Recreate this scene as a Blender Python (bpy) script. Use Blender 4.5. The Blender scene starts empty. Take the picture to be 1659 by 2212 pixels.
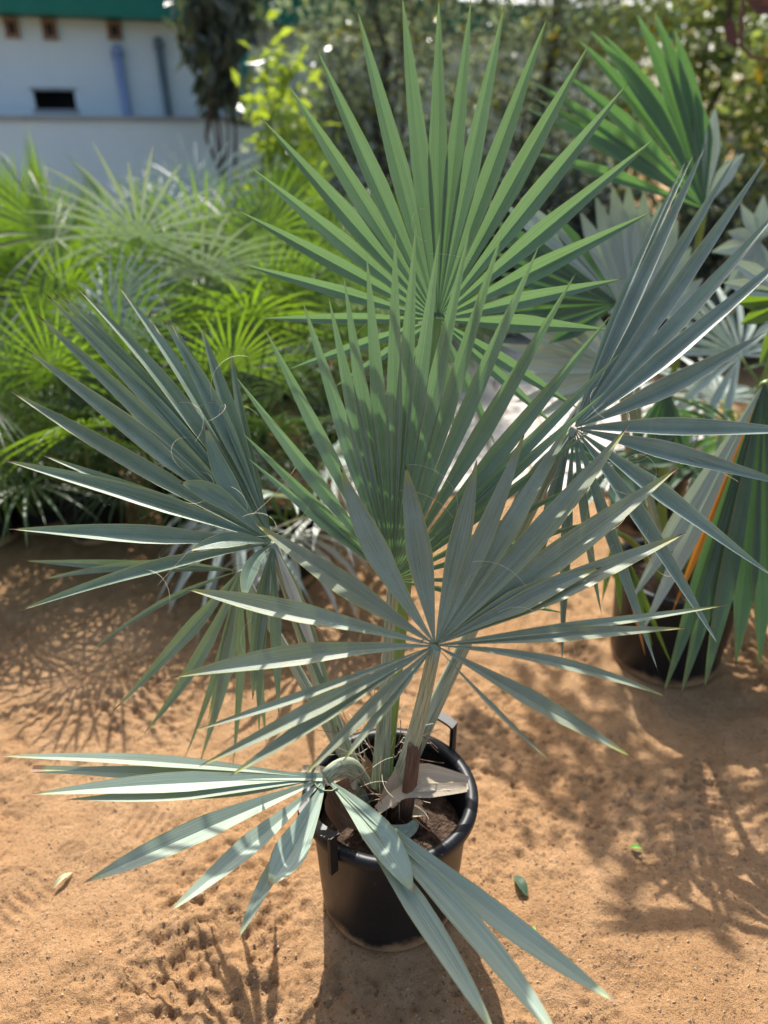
import bpy, math, random
import numpy as np
from mathutils import Vector, Matrix

# ------------------------------------------------------------------ camera, sky, sun, exposure
scene = bpy.context.scene
COL = scene.collection
CAM_H, PITCH, FPX = 1.72, math.radians(27.0), 1600.0      # photo measured on a 1659 x 2212 grid
cam_d = bpy.data.cameras.new('camera')
cam = bpy.data.objects.new('camera', cam_d)
COL.objects.link(cam)
cam.location = (0, 0, CAM_H)
cam.rotation_euler = (math.pi/2 - PITCH, 0, 0)
cam_d.sensor_fit = 'VERTICAL'
cam_d.sensor_height = 36
cam_d.lens = 36*FPX/2212
cam_d.clip_start = 0.02
cam_d.clip_end = 400
cam_d.dof.use_dof = True
cam_d.dof.focus_distance = 1.53
cam_d.dof.aperture_fstop = 1.5
scene.camera = cam

SUN_DIR = Vector((-0.12, 0.86, 1.0)).normalized()          # towards the sun: behind the plant
SUN_EL = math.asin(SUN_DIR.z)
SUN_ROT = math.atan2(SUN_DIR.x, SUN_DIR.y)
world = bpy.data.worlds.new('World')
scene.world = world
world.use_nodes = True
wn = world.node_tree
sky = wn.nodes.new('ShaderNodeTexSky')
sky.sky_type = 'NISHITA'
sky.sun_disc = False
sky.sun_elevation = SUN_EL
sky.sun_rotation = SUN_ROT
sky.dust_density = 3.5
sky.ozone_density = 0.6
bg = wn.nodes['Background']
bg.inputs['Strength'].default_value = 0.14
wn.links.new(sky.outputs[0], bg.inputs['Color'])

sl = bpy.data.lights.new('sun', 'SUN')
sl.energy = 5.0
sl.angle = math.radians(0.5)
sl.color = (1.0, 0.95, 0.87)
sun = bpy.data.objects.new('sun', sl)
COL.objects.link(sun)
sun.location = (0, 8, 12)
sun.rotation_euler = SUN_DIR.to_track_quat('Z', 'Y').to_euler()

scene.view_settings.view_transform = 'Standard'
scene.view_settings.look = 'None'
scene.view_settings.gamma = 1.0
scene.view_settings.exposure = 0.62
scene.render.resolution_x = 768
scene.render.resolution_y = 1024
scene.render.engine = 'CYCLES'
scene.cycles.max_bounces = 8
scene.cycles.transmission_bounces = 6

# ------------------------------------------------------------------ helpers
RIGHT = Vector((1, 0, 0))
UP = Vector((0, math.sin(PITCH), math.cos(PITCH)))
FWD = Vector((0, math.cos(PITCH), -math.sin(PITCH)))
CAM = Vector((0, 0, CAM_H))

def at(px, py, d):
    """photo pixel + distance along the view axis -> world point"""
    return CAM + RIGHT*((px-829.5)/FPX*d) + UP*(-(py-1106)/FPX*d) + FWD*d

def to_plane(px, py, p0, n):
    r = RIGHT*((px-829.5)/FPX) + UP*(-(py-1106)/FPX) + FWD
    return CAM + r*((p0-CAM).dot(n)/r.dot(n))

class MB:
    """collects faces of ONE mesh object"""
    def __init__(self):
        self.v, self.f, self.uv, self.m = [], [], [], []
    def face(self, idx, uvs=None, mat=0):
        self.f.append(tuple(idx))
        self.uv.append(uvs if uvs else [(0.5, 0.5)]*len(idx))
        self.m.append(mat)
    def box(self, a, b, mat=0, M=None):
        s = len(self.v)
        for z in (a[2], b[2]):
            for y in (a[1], b[1]):
                for x in (a[0], b[0]):
                    p = Vector((x, y, z))
                    self.v.append(M @ p if M else p)
        for q in ((0,2,3,1), (4,5,7,6), (0,1,5,4), (2,6,7,3), (0,4,6,2), (1,3,7,5)):
            self.face([s+i for i in q], None, mat)
    def tube(self, pts, rad, n=6, mat=0, flat=1.0, ref=None, caps=True):
        """round or flattened tube along pts; rad is a number or one per point"""
        k = len(pts)
        if not isinstance(rad, (list, tuple)): rad = [rad]*k
        s = len(self.v)
        side = None
        for i, p in enumerate(pts):
            t = (pts[min(i+1, k-1)] - pts[max(i-1, 0)]).normalized()
            if side is None:
                r = ref if ref else (Vector((0,0,1)) if abs(t.z) < .9 else Vector((1,0,0)))
                side = t.cross(r).normalized()
            side = (side - t*side.dot(t)).normalized()
            nn = side.cross(t)
            for j in range(n):
                a = 2*math.pi*j/n
                self.v.append(p + side*(math.cos(a)*rad[i]) + nn*(math.sin(a)*rad[i]*flat))
        for i in range(k-1):
            for j in range(n):
                a, b = s+i*n+j, s+i*n+(j+1) % n
                u0, u1 = j/n, (j+1)/n
                self.face((a, b, b+n, a+n), [(u0, i/(k-1)), (u1, i/(k-1)), (u1, (i+1)/(k-1)), (u0, (i+1)/(k-1))], mat)
        if caps:
            self.face([s+j for j in range(n)][::-1], None, mat)
            self.face([s+(k-1)*n+j for j in range(n)], None, mat)
    def strip(self, pts, wid, nrm, fold=0.3, across=(-1, -.5, 0, 0, .5, 1), mat=0, vs=None, fade=True):
        """a folded leaf blade along pts: wid = half widths, nrm = facing side per point"""
        k, c = len(pts), len(across)
        s = len(self.v)
        for i, p in enumerate(pts):
            t = (pts[min(i+1, k-1)] - pts[max(i-1, 0)]).normalized()
            sd = t.cross(nrm[i]).normalized()
            nn = sd.cross(t)
            fo = fold[i] if isinstance(fold, (list, tuple)) else fold
            for a in across:
                self.v.append(p + sd*(a*wid[i]) + nn*((abs(a)-.5)*fo*wid[i]))
        for i in range(k-1):
            v0, v1 = (vs[i], vs[i+1]) if vs else (i/(k-1), (i+1)/(k-1))
            for j in range(c-1):
                if across[j] == across[j+1]: continue
                a = s+i*c+j
                u0, u1 = (across[j]+1)/2, (across[j+1]+1)/2
                self.face((a, a+1, a+1+c, a+c), [(u0, v0), (u1, v0), (u1, v1), (u0, v1)], mat)
    def mesh(self, name, mats, smooth=True):
        me = bpy.data.meshes.new(name)
        me.from_pydata([tuple(p) for p in self.v], [], self.f)
        uvl = me.uv_layers.new(name='uv')
        flat = [c for uv in self.uv for co in uv for c in co]
        uvl.data.foreach_set('uv', flat)
        for m in (mats if isinstance(mats, (list, tuple)) else [mats]):
            me.materials.append(m)
        me.polygons.foreach_set('material_index', self.m)
        me.polygons.foreach_set('use_smooth', [smooth]*len(self.f))
        me.update()
        return me
    def build(self, name, mats, parent=None, smooth=True):
        return link(name, self.mesh(name, mats, smooth), parent)

def link(name, me, parent=None):
    o = bpy.data.objects.new(name, me)
    COL.objects.link(o)
    if parent: o.parent = parent
    return o

def tag(o, label=None, cat=None, group=None, kind=None):
    if label: o['label'] = label
    if cat: o['category'] = cat
    if group: o['group'] = group
    if kind: o['kind'] = kind
    return o

def empty(name, loc=(0, 0, 0), rz=0):
    o = bpy.data.objects.new(name, None)
    COL.objects.link(o)
    o.location = loc
    o.rotation_euler = (0, 0, rz)
    o.empty_display_size = 0.1
    return o

def copy_tree(o, parent=None):
    c = o.copy()
    COL.objects.link(c)
    c.parent = parent
    for ch in list(o.children): copy_tree(ch, c)
    return c

def set_parent_keep(o, parent):
    """mesh given in world coordinates under an Empty that stands elsewhere"""
    o.parent = parent
    o.matrix_parent_inverse = Matrix.Translation(parent.location).inverted()
    return o

def smooth_noise(x, y, seed, scale):
    """value noise on numpy arrays, about -1..1"""
    X, Y = x*scale, y*scale
    xi, yi = np.floor(X).astype(np.int64), np.floor(Y).astype(np.int64)
    fx, fy = X-xi, Y-yi
    fx, fy = fx*fx*(3-2*fx), fy*fy*(3-2*fy)
    def h(a, b):
        n = (a*374761393 + b*668265263 + seed*974634777) & 0xffffffff
        n = ((n ^ (n >> 13))*1274126177) & 0xffffffff
        n = n ^ (n >> 16)
        return (n & 0xffff)/32767.5 - 1
    return ((h(xi, yi)*(1-fx)+h(xi+1, yi)*fx)*(1-fy) + (h(xi, yi+1)*(1-fx)+h(xi+1, yi+1)*fx)*fy)

# ------------------------------------------------------------------ materials
def newmat(name):
    m = bpy.data.materials.new(name)
    m.use_nodes = True
    nt = m.node_tree
    nt.nodes.clear()
    out = nt.nodes.new('ShaderNodeOutputMaterial')
    return m, nt, out

def N(nt, typ, **kw):
    n = nt.nodes.new(typ)
    for k, v in kw.items():
        if k.startswith('i_'):
            key = k[2:].replace('_', ' ')
            n.inputs[key].default_value = v
        else:
            setattr(n, k, v)
    return n

def ramp(nt, src, stops, interp='LINEAR'):
    r = nt.nodes.new('ShaderNodeValToRGB')
    r.color_ramp.interpolation = interp
    while len(r.color_ramp.elements) < len(stops): r.color_ramp.elements.new(0.5)
    for e, (p, c) in zip(r.color_ramp.elements, stops):
        e.position = p
        e.color = (c, c, c, 1) if isinstance(c, (int, float)) else (*c, 1)
    nt.links.new(src, r.inputs[0])
    return r.outputs[0]

def mix(nt, fac, a, b, mode='MIX'):
    n = nt.nodes.new('ShaderNodeMix')
    n.data_type = 'RGBA'
    n.blend_type = mode
    for sock, val in ((n.inputs[0], fac), (n.inputs[6], a), (n.inputs[7], b)):
        if isinstance(val, bpy.types.NodeSocket): nt.links.new(val, sock)
        elif isinstance(val, (int, float)): sock.default_value = val
        else: sock.default_value = (*val, 1)
    return n.outputs[2]

def mathn(nt, op, a, b=None, clamp=False):
    n = nt.nodes.new('ShaderNodeMath')
    n.operation = op
    n.use_clamp = clamp
    for sock, val in ((n.inputs[0], a), (n.inputs[1], b)):
        if val is None: continue
        if isinstance(val, bpy.types.NodeSocket): nt.links.new(val, sock)
        else: sock.default_value = val
    return n.outputs[0]

def blade_mat(name, base, trans, tmix=0.4, rough=0.42, wax=0.3, tip=(0.10, 0.045, 0.02), edge=(0.42, 0.40, 0.06),
              edge_amt=0.5, tip_from=0.975, yellow_from=0.86, var=0.25, spec=0.4, island=False):
    """glaucous palm blade: fine lengthwise veins, wax bloom, scratches, margin yellow or painted as a sunlit rim, dry tip, light passing through"""
    m, nt, out = newmat(name)
    L = nt.links
    uv = N(nt, 'ShaderNodeUVMap')
    sep = N(nt, 'ShaderNodeSeparateXYZ')
    L.new(uv.outputs[0], sep.inputs[0])
    u, v = sep.outputs[0], sep.outputs[1]
    tc = N(nt, 'ShaderNodeTexCoord')
    rnd = N(nt, 'ShaderNodeNewGeometry').outputs['Random Per Island'] if island else N(nt, 'ShaderNodeObjectInfo').outputs['Random']
    comb = N(nt, 'ShaderNodeCombineXYZ')
    L.new(mathn(nt, 'MULTIPLY', u, 34.0), comb.inputs[0])
    L.new(mathn(nt, 'MULTIPLY', v, 2.2), comb.inputs[1])
    L.new(mathn(nt, 'MULTIPLY', rnd, 50.0), comb.inputs[2])
    veins = N(nt, 'ShaderNodeTexNoise', i_Scale=1.0, i_Detail=3.0, i_Roughness=0.6)
    L.new(comb.outputs[0], veins.inputs['Vector'])
    blot = N(nt, 'ShaderNodeTexNoise', i_Scale=9.0, i_Detail=5.0, i_Roughness=0.65)
    L.new(tc.outputs['Object'], blot.inputs['Vector'])
    fine = N(nt, 'ShaderNodeTexNoise', i_Scale=130.0, i_Detail=3.0, i_Roughness=0.7)
    L.new(tc.outputs['Object'], fine.inputs['Vector'])
    dark = tuple(c*0.62 for c in base)
    lite = tuple(min(1, c*1.25+0.01) for c in base)
    c = mix(nt, ramp(nt, veins.outputs[0], [(0.3, 0.0), (0.7, 1.0)]), dark, lite)
    bloom = tuple(min(1, 0.45*b + 0.55*g) for b, g in zip(base, (0.41, 0.53, 0.49)))
    c = mix(nt, mathn(nt, 'MULTIPLY', ramp(nt, blot.outputs[0], [(0.42, 0.0), (0.68, 1.0)]), wax), c, bloom)
    c = mix(nt, mathn(nt, 'MULTIPLY', ramp(nt, fine.outputs[0], [(0.62, 0.0), (0.70, 1.0)]), 0.22), c, bloom)
    c = mix(nt, mathn(nt, 'MULTIPLY', ramp(nt, fine.outputs[0], [(0.27, 1.0), (0.34, 0.0)]), 0.35), c, tuple(q*0.45 for q in base))
    # per-leaflet tone
    hs = N(nt, 'ShaderNodeHueSaturation')
    L.new(mathn(nt, 'ADD', mathn(nt, 'MULTIPLY', rnd, var), 1-var/2), hs.inputs['Value'])
    L.new(mathn(nt, 'ADD', mathn(nt, 'MULTIPLY', rnd, 0.03), 0.485), hs.inputs['Hue'])
    L.new(c, hs.inputs['Color'])
    c = hs.outputs[0]
    # pale midrib line, yellow margins and tip (on the blue blade a painted sunlit rim), brown point
    dm = mathn(nt, 'ABSOLUTE', mathn(nt, 'SUBTRACT', u, 0.5))
    c = mix(nt, mathn(nt, 'MULTIPLY', ramp(nt, dm, [(0.0, 1.0), (0.026, 0.0)]), 0.55), c, tuple(min(1, q*1.5+.06) for q in base))
    marg = ramp(nt, dm, [(0.458, 0.0), (0.478, 1.0)])
    c = mix(nt, mathn(nt, 'MULTIPLY', marg, edge_amt), c, edge)
    yl = mathn(nt, 'MULTIPLY', ramp(nt, v, [(yellow_from, 0.0), (0.985, 1.0)]), min(1, edge_amt*1.2))
    c = mix(nt, yl, c, edge)
    wob = mathn(nt, 'ADD', v, mathn(nt, 'MULTIPLY', mathn(nt, 'SUBTRACT', veins.outputs[0], 0.5), 0.05))
    c = mix(nt, ramp(nt, wob, [(tip_from, 0.0), (tip_from+0.012, 1.0)]), c, tip)
    bump = N(nt, 'ShaderNodeBump', i_Strength=0.35, i_Distance=0.0015)
    L.new(veins.outputs[0], bump.inputs['Height'])
    bs = N(nt, 'ShaderNodeBsdfPrincipled')
    L.new(c, bs.inputs['Base Color'])
    L.new(mathn(nt, 'ADD', mathn(nt, 'MULTIPLY', blot.outputs[0], 0.25), rough-0.12), bs.inputs['Roughness'])
    bs.inputs['Specular IOR Level'].default_value = spec
    L.new(bump.outputs[0], bs.inputs['Normal'])
    tr = N(nt, 'ShaderNodeBsdfTranslucent')
    tcx = mix(nt, ramp(nt, veins.outputs[0], [(0.3, 0.0), (0.7, 1.0)]), tuple(q*0.75 for q in trans), trans)
    tcx = mix(nt, mathn(nt, 'MULTIPLY', ramp(nt, wob, [(tip_from, 0.0), (tip_from+0.012, 1.0)]), 0.9), tcx, tip)
    L.new(tcx, tr.inputs['Color'])
    ms = N(nt, 'ShaderNodeMixShader')
    ms.inputs[0].default_value = tmix
    L.new(bs.outputs[0], ms.inputs[1])
    L.new(tr.outputs[0], ms.inputs[2])
    L.new(ms.outputs[0], out.inputs[0])
    return m

def plain_mat(name, a, b, scale=20, rough=0.6, bump=0.0, bscale=80, spec=0.4, detail=5, stretch=None):
    m, nt, out = newmat(name)
    L = nt.links
    tc = N(nt, 'ShaderNodeTexCoord')
    src = tc.outputs['Object']
    if stretch:
        mp = N(nt, 'ShaderNodeMapping')
        mp.inputs['Scale'].default_value = stretch
        L.new(N(nt, 'ShaderNodeUVMap').outputs[0], mp.inputs[0])
        src = mp.outputs[0]
    n1 = N(nt, 'ShaderNodeTexNoise', i_Scale=scale, i_Detail=float(detail), i_Roughness=0.6)
    L.new(src, n1.inputs['Vector'])
    c = mix(nt, ramp(nt, n1.outputs[0], [(0.3, 0.0), (0.7, 1.0)]), a, b)
    bs = N(nt, 'ShaderNodeBsdfPrincipled', i_Roughness=rough)
    bs.inputs['Specular IOR Level'].default_value = spec
    L.new(c, bs.inputs['Base Color'])
    if bump:
        n2 = N(nt, 'ShaderNodeTexNoise', i_Scale=float(bscale), i_Detail=4.0)
        L.new(src, n2.inputs['Vector'])
        bp = N(nt, 'ShaderNodeBump', i_Strength=bump, i_Distance=0.01)
        L.new(n2.outputs[0], bp.inputs['Height'])
        L.new(bp.outputs[0], bs.inputs['Normal'])
    L.new(bs.outputs[0], out.inputs[0])
    return m

def leaf_mat(name, a, b, trans, rough=0.35, tmix=0.35, odd=None):
    """tree leaves: tone differs from leaf to leaf"""
    m, nt, out = newmat(name)
    L = nt.links
    g = N(nt, 'ShaderNodeNewGeometry')
    rp = g.outputs['Random Per Island']
    c = mix(nt, rp, a, b)
    tcol = mix(nt, rp, tuple(q*0.7 for q in trans), trans)
    if odd:
        w = ramp(nt, rp, [(0.93, 0.0), (0.935, 1.0)])
        c = mix(nt, w, c, odd)
        tcol = mix(nt, w, tcol, odd)
    bs = N(nt, 'ShaderNodeBsdfPrincipled', i_Roughness=rough)
    L.new(c, bs.inputs['Base Color'])
    tr = N(nt, 'ShaderNodeBsdfTranslucent')
    L.new(tcol, tr.inputs['Color'])
    ms = N(nt, 'ShaderNodeMixShader')
    ms.inputs[0].default_value = tmix
    L.new(bs.outputs[0], ms.inputs[1])
    L.new(tr.outputs[0], ms.inputs[2])
    L.new(ms.outputs[0], out.inputs[0])
    return m

def sand_mat():
    m, nt, out = newmat('sand')
    L = nt.links
    tc = N(nt, 'ShaderNodeTexCoord')
    P = tc.outputs['Object']
    def noise(s, d=5.0, r=0.6):
        n = N(nt, 'ShaderNodeTexNoise', i_Scale=s, i_Detail=d, i_Roughness=r)
        L.new(P, n.inputs['Vector'])
        return n.outputs[0]
    big, mid, fine, grit = noise(1.6), noise(14.0), noise(90.0, 4.0, 0.7), noise(420.0, 2.0, 0.7)
    c = mix(nt, ramp(nt, big, [(0.35, 0.0), (0.65, 1.0)]), (0.43, 0.245, 0.115), (0.52, 0.325, 0.175))
    c = mix(nt, ramp(nt, mid, [(0.30, 0.55), (0.62, 0.0)]), c, (0.30, 0.165, 0.075))
    c = mix(nt, ramp(nt, fine, [(0.32, 0.9), (0.44, 0.0)]), c, (0.16, 0.09, 0.047))
    c = mix(nt, ramp(nt, grit, [(0.60, 0.0), (0.74, 0.6)]), c, (0.60, 0.45, 0.29))
    c = mix(nt, ramp(nt, grit, [(0.26, 0.6), (0.40, 0.0)]), c, (0.17, 0.09, 0.045))
    bs = N(nt, 'ShaderNodeBsdfPrincipled', i_Roughness=0.95)
    bs.inputs['Specular IOR Level'].default_value = 0.15
    L.new(c, bs.inputs['Base Color'])
    b1 = N(nt, 'ShaderNodeBump', i_Strength=0.8, i_Distance=0.016)
    L.new(fine, b1.inputs['Height'])
    b2 = N(nt, 'ShaderNodeBump', i_Strength=0.7, i_Distance=0.004)
    L.new(grit, b2.inputs['Height'])
    L.new(b1.outputs[0], b2.inputs['Normal'])
    L.new(b2.outputs[0], bs.inputs['Normal'])
    L.new(bs.outputs[0], out.inputs[0])
    return m

def pot_mat():
    m, nt, out = newmat('black_plastic')
    L = nt.links
    tc = N(nt, 'ShaderNodeTexCoord')
    n1 = N(nt, 'ShaderNodeTexNoise', i_Scale=7.0, i_Detail=6.0, i_Roughness=0.7)
    L.new(tc.outputs['Object'], n1.inputs['Vector'])
    n2 = N(nt, 'ShaderNodeTexNoise', i_Scale=160.0, i_Detail=2.0)
    L.new(tc.outputs['Object'], n2.inputs['Vector'])
    sep = N(nt, 'ShaderNodeSeparateXYZ')
    L.new(tc.outputs['Object'], sep.inputs[0])
    # sand clings to the foot with an uneven upper line
    hz = mathn(nt, 'ADD', sep.outputs[2], mathn(nt, 'MULTIPLY', mathn(nt, 'SUBTRACT', n1.outputs[0], 0.5), -0.11))
    dirt = ramp(nt, hz, [(0.022, 0.95), (0.050, 0.0)])
    c = mix(nt, ramp(nt, n1.outputs[0], [(0.45, 0.0), (0.8, 0.35)]), (0.007, 0.009, 0.013), (0.038, 0.036, 0.036))
    c = mix(nt, ramp(nt, n2.outputs[0], [(0.70, 0.0), (0.76, 0.5)]), c, (0.28, 0.23, 0.18))
    c = mix(nt, dirt, c, (0.42, 0.27, 0.15))
    bs = N(nt, 'ShaderNodeBsdfPrincipled')
    bs.inputs['Specular IOR Level'].default_value = 0.3
    L.new(c, bs.inputs['Base Color'])
    L.new(mathn(nt, 'ADD', mathn(nt, 'MULTIPLY', n1.outputs[0], 0.25), 0.30), bs.inputs['Roughness'])
    bp = N(nt, 'ShaderNodeBump', i_Strength=0.12, i_Distance=0.004)
    L.new(n1.outputs[0], bp.inputs['Height'])
    L.new(bp.outputs[0], bs.inputs['Normal'])
    L.new(bs.outputs[0], out.inputs[0])
    return m

def wall_mat():
    m, nt, out = newmat('white_block_wall')
    L = nt.links
    tc = N(nt, 'ShaderNodeTexCoord')
    n1 = N(nt, 'ShaderNodeTexNoise', i_Scale=1.1, i_Detail=6.0, i_Roughness=0.65)
    L.new(tc.outputs['Object'], n1.inputs['Vector'])
    mp = N(nt, 'ShaderNodeMapping')
    mp.inputs['Rotation'].default_value = (math.pi/2, 0, 0)
    L.new(tc.outputs['Object'], mp.inputs[0])
    br = N(nt, 'ShaderNodeTexBrick', i_Scale=1.0)
    br.inputs['Brick Width'].default_value = 0.4
    br.inputs['Row Height'].default_value = 0.2
    br.inputs['Mortar Size'].default_value = 0.008
    L.new(mp.outputs[0], br.inputs['Vector'])
    c = mix(nt, ramp(nt, n1.outputs[0], [(0.35, 0.0), (0.7, 1.0)]), (0.76, 0.88, 0.93), (0.69, 0.81, 0.86))
    bs = N(nt, 'ShaderNodeBsdfPrincipled', i_Roughness=0.85)
    L.new(c, bs.inputs['Base Color'])
    bp = N(nt, 'ShaderNodeBump', i_Strength=0.4, i_Distance=0.006)
    bp.invert = True
    L.new(br.outputs['Fac'], bp.inputs['Height'])
    L.new(bp.outputs[0], bs.inputs['Normal'])
    L.new(bs.outputs[0], out.inputs[0])
    return m

M = {}
M['sand'] = sand_mat()
M['pot'] = pot_mat()
M['wall'] = wall_mat()
# leaves of the main palm: the young upright ones are greener, the old low ones carry more wax
M['young'] = blade_mat('young_blade', (0.150, 0.255, 0.190), (0.19, 0.35, 0.11), tmix=0.34, wax=0.25, edge_amt=0.35)
M['upright'] = blade_mat('upright_blade', (0.170, 0.275, 0.225), (0.19, 0.37, 0.11), tmix=0.28, wax=0.3, edge_amt=0.15, tip_from=0.99)
M['olive'] = blade_mat('front_blade', (0.275, 0.315, 0.215), (0.23, 0.30, 0.09), tmix=0.20, wax=0.55, edge_amt=0.8, tip_from=0.962)
M['blue'] = blade_mat('blue_blade', (0.185, 0.260, 0.222), (0.18, 0.29, 0.08), tmix=0.18, wax=0.42, edge_amt=0.75, edge=(0.58, 0.62, 0.48), yellow_from=0.93)  # whitish edge colour paints in the sun grazing the leaflet rims
M['side'] = blade_mat('side_blade', (0.170, 0.255, 0.185), (0.18, 0.28, 0.07), tmix=0.17, wax=0.38, edge_amt=0.65, edge=(0.50, 0.50, 0.18), tip_from=0.955)
M['low'] = blade_mat('low_blade', (0.36, 0.45, 0.35), (0.28, 0.36, 0.05), tmix=0.22, wax=0.35, edge_amt=0.45, tip=(0.36, 0.22, 0.13), tip_from=0.955)
M['silver'] = blade_mat('silver_blade', (0.47, 0.55, 0.49), (0.26, 0.36, 0.16), tmix=0.28, wax=0.6, edge_amt=0.1)
M['deep'] = blade_mat('deep_green_blade', (0.085, 0.150, 0.100), (0.12, 0.30, 0.05), tmix=0.30, wax=0.12, edge_amt=0.25, rough=0.34)
M['bright'] = blade_mat('bright_green_blade', (0.095, 0.180, 0.090), (0.16, 0.37, 0.06), tmix=0.40, wax=0.12, edge_amt=0.5, edge=(0.55, 0.60, 0.40), rough=0.34)
M['lime'] = blade_mat('lime_blade', (0.075, 0.145, 0.040), (0.28, 0.48, 0.02), tmix=0.44, wax=0.1, edge_amt=0.15, rough=0.34, island=True, var=0.5)
M['grass'] = blade_mat('dark_fan_blade', (0.048, 0.090, 0.038), (0.14, 0.27, 0.025), tmix=0.34, wax=0.12, edge_amt=0.1, rough=0.32, island=True, var=0.5)
M['pale'] = blade_mat('pale_dry_blade', (0.56, 0.56, 0.49), (0.40, 0.40, 0.28), tmix=0.2, wax=0.3, edge_amt=0.1)
M['orange'] = blade_mat('dying_blade', (0.48, 0.20, 0.05), (0.60, 0.24, 0.03), tmix=0.4, wax=0.05, edge_amt=0.2)
M['petiole'] = plain_mat('petiole_skin', (0.10, 0.15, 0.07), (0.54, 0.58, 0.45), scale=1.0, rough=0.5, bump=0.25, bscale=3.0, stretch=(34, 7, 1))
M['greenstalk'] = plain_mat('green_stalk', (0.13, 0.22, 0.04), (0.26, 0.32, 0.09), scale=1.0, rough=0.45, stretch=(20, 4, 1))
M['boot'] = plain_mat('brown_leaf_base', (0.075, 0.040, 0.025), (0.24, 0.145, 0.09), scale=1.0, rough=0.75, bump=0.6, bscale=3.0, stretch=(40, 3, 1))
M['redbark'] = plain_mat('red_brown_sheath', (0.16, 0.065, 0.040), (0.42, 0.26, 0.17), scale=1.0, rough=0.75, bump=0.6, bscale=3.0, stretch=(40, 3, 1))
M['dry'] = plain_mat('dry_sheath', (0.58, 0.45, 0.29), (0.80, 0.70, 0.54), scale=1.0, rough=0.7, bump=0.5, bscale=3.0, stretch=(45, 2, 1))
M['fibre'] = plain_mat('fibre', (0.55, 0.50, 0.34), (0.76, 0.72, 0.58), scale=40, rough=0.6)
M['soil'] = plain_mat('potting_soil', (0.030, 0.020, 0.015), (0.150, 0.100, 0.072), scale=60, rough=0.95, bump=1.0, bscale=130, spec=0.1)
M['stone'] = plain_mat('grit', (0.34, 0.20, 0.105), (0.62, 0.46, 0.30), scale=70, rough=0.9)
M['paver'] = plain_mat('paver', (0.48, 0.44, 0.40), (0.66, 0.61, 0.56), scale=7, rough=0.85, bump=0.2, bscale=60)
M['fascia'] = plain_mat('green_fascia', (0.000, 0.150, 0.105), (0.004, 0.200, 0.145), scale=3, rough=0.5)
M['greenpost'] = plain_mat('green_post', (0.0, 0.20, 0.14), (0.01, 0.26, 0.19), scale=3, rough=0.45)
M['net'] = leaf_mat('shade_net', (0.02, 0.42, 0.26), (0.03, 0.48, 0.30), (0.05, 0.80, 0.48), rough=0.7, tmix=0.6)
M['vent'] = plain_mat('terracotta_block', (0.24, 0.16, 0.12), (0.36, 0.26, 0.20), scale=12, rough=0.9)
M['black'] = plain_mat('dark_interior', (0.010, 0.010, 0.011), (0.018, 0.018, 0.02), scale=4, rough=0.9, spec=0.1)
M['bluepipe'] = plain_mat('blue_pipe', (0.22, 0.32, 0.55), (0.30, 0.40, 0.62), scale=4, rough=0.5)
M['greypipe'] = plain_mat('grey_pipe', (0.10, 0.16, 0.19), (0.14, 0.21, 0.24), scale=4, rough=0.5)
M['capping'] = plain_mat('grey_capping', (0.30, 0.32, 0.34), (0.40, 0.42, 0.44), scale=4, rough=0.8)
M['bark'] = plain_mat('bark', (0.06, 0.045, 0.035), (0.15, 0.115, 0.085), scale=18, rough=0.9, bump=0.6, bscale=40)
M['tree_grey'] = leaf_mat('grey_green_leaves', (0.13, 0.150, 0.110), (0.30, 0.325, 0.26), (0.32, 0.40, 0.20), rough=0.22, tmix=0.45, odd=(0.34, 0.33, 0.03))
M['tree_lime'] = leaf_mat('yellow_green_leaves', (0.14, 0.190, 0.080), (0.27, 0.320, 0.170), (0.42, 0.52, 0.10), rough=0.25, tmix=0.5, odd=(0.55, 0.38, 0.03))
M['tree_dark'] = leaf_mat('dark_leaves', (0.06, 0.080, 0.060), (0.13, 0.155, 0.115), (0.10, 0.14, 0.05), rough=0.3, tmix=0.28)
M['shrub_lime'] = leaf_mat('bright_shrub_leaves', (0.13, 0.22, 0.04), (0.26, 0.36, 0.09), (0.55, 0.70, 0.05), rough=0.3, tmix=0.42)
M['deadleaf'] = plain_mat('red_brown_leaf', (0.09, 0.035, 0.025), (0.18, 0.08, 0.05), scale=14, rough=0.6)
M['fresh'] = blade_mat('fresh_fallen_leaf', (0.22, 0.42, 0.07), (0.3, 0.5, 0.05), tmix=0.2, wax=0.05, edge_amt=0.0, tip_from=2, yellow_from=1.5)
M['palefallen'] = blade_mat('pale_fallen_leaf', (0.62, 0.62, 0.36), (0.5, 0.5, 0.2), tmix=0.2, wax=0.05, edge_amt=0.1, tip_from=0.97)
M['clear'] = None

# ------------------------------------------------------------------ ground
def axis_lines(lo, hi, step, far, grow):
    c = list(np.arange(lo, hi+1e-6, step))
    s, x = step, hi
    while x < far[1]:
        s *= grow; x += s; c.append(x)
    s, x, pre = step, lo, []
    while x > far[0]:
        s *= grow; x -= s; pre.append(x)
    return np.array(pre[::-1]+c)

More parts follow.
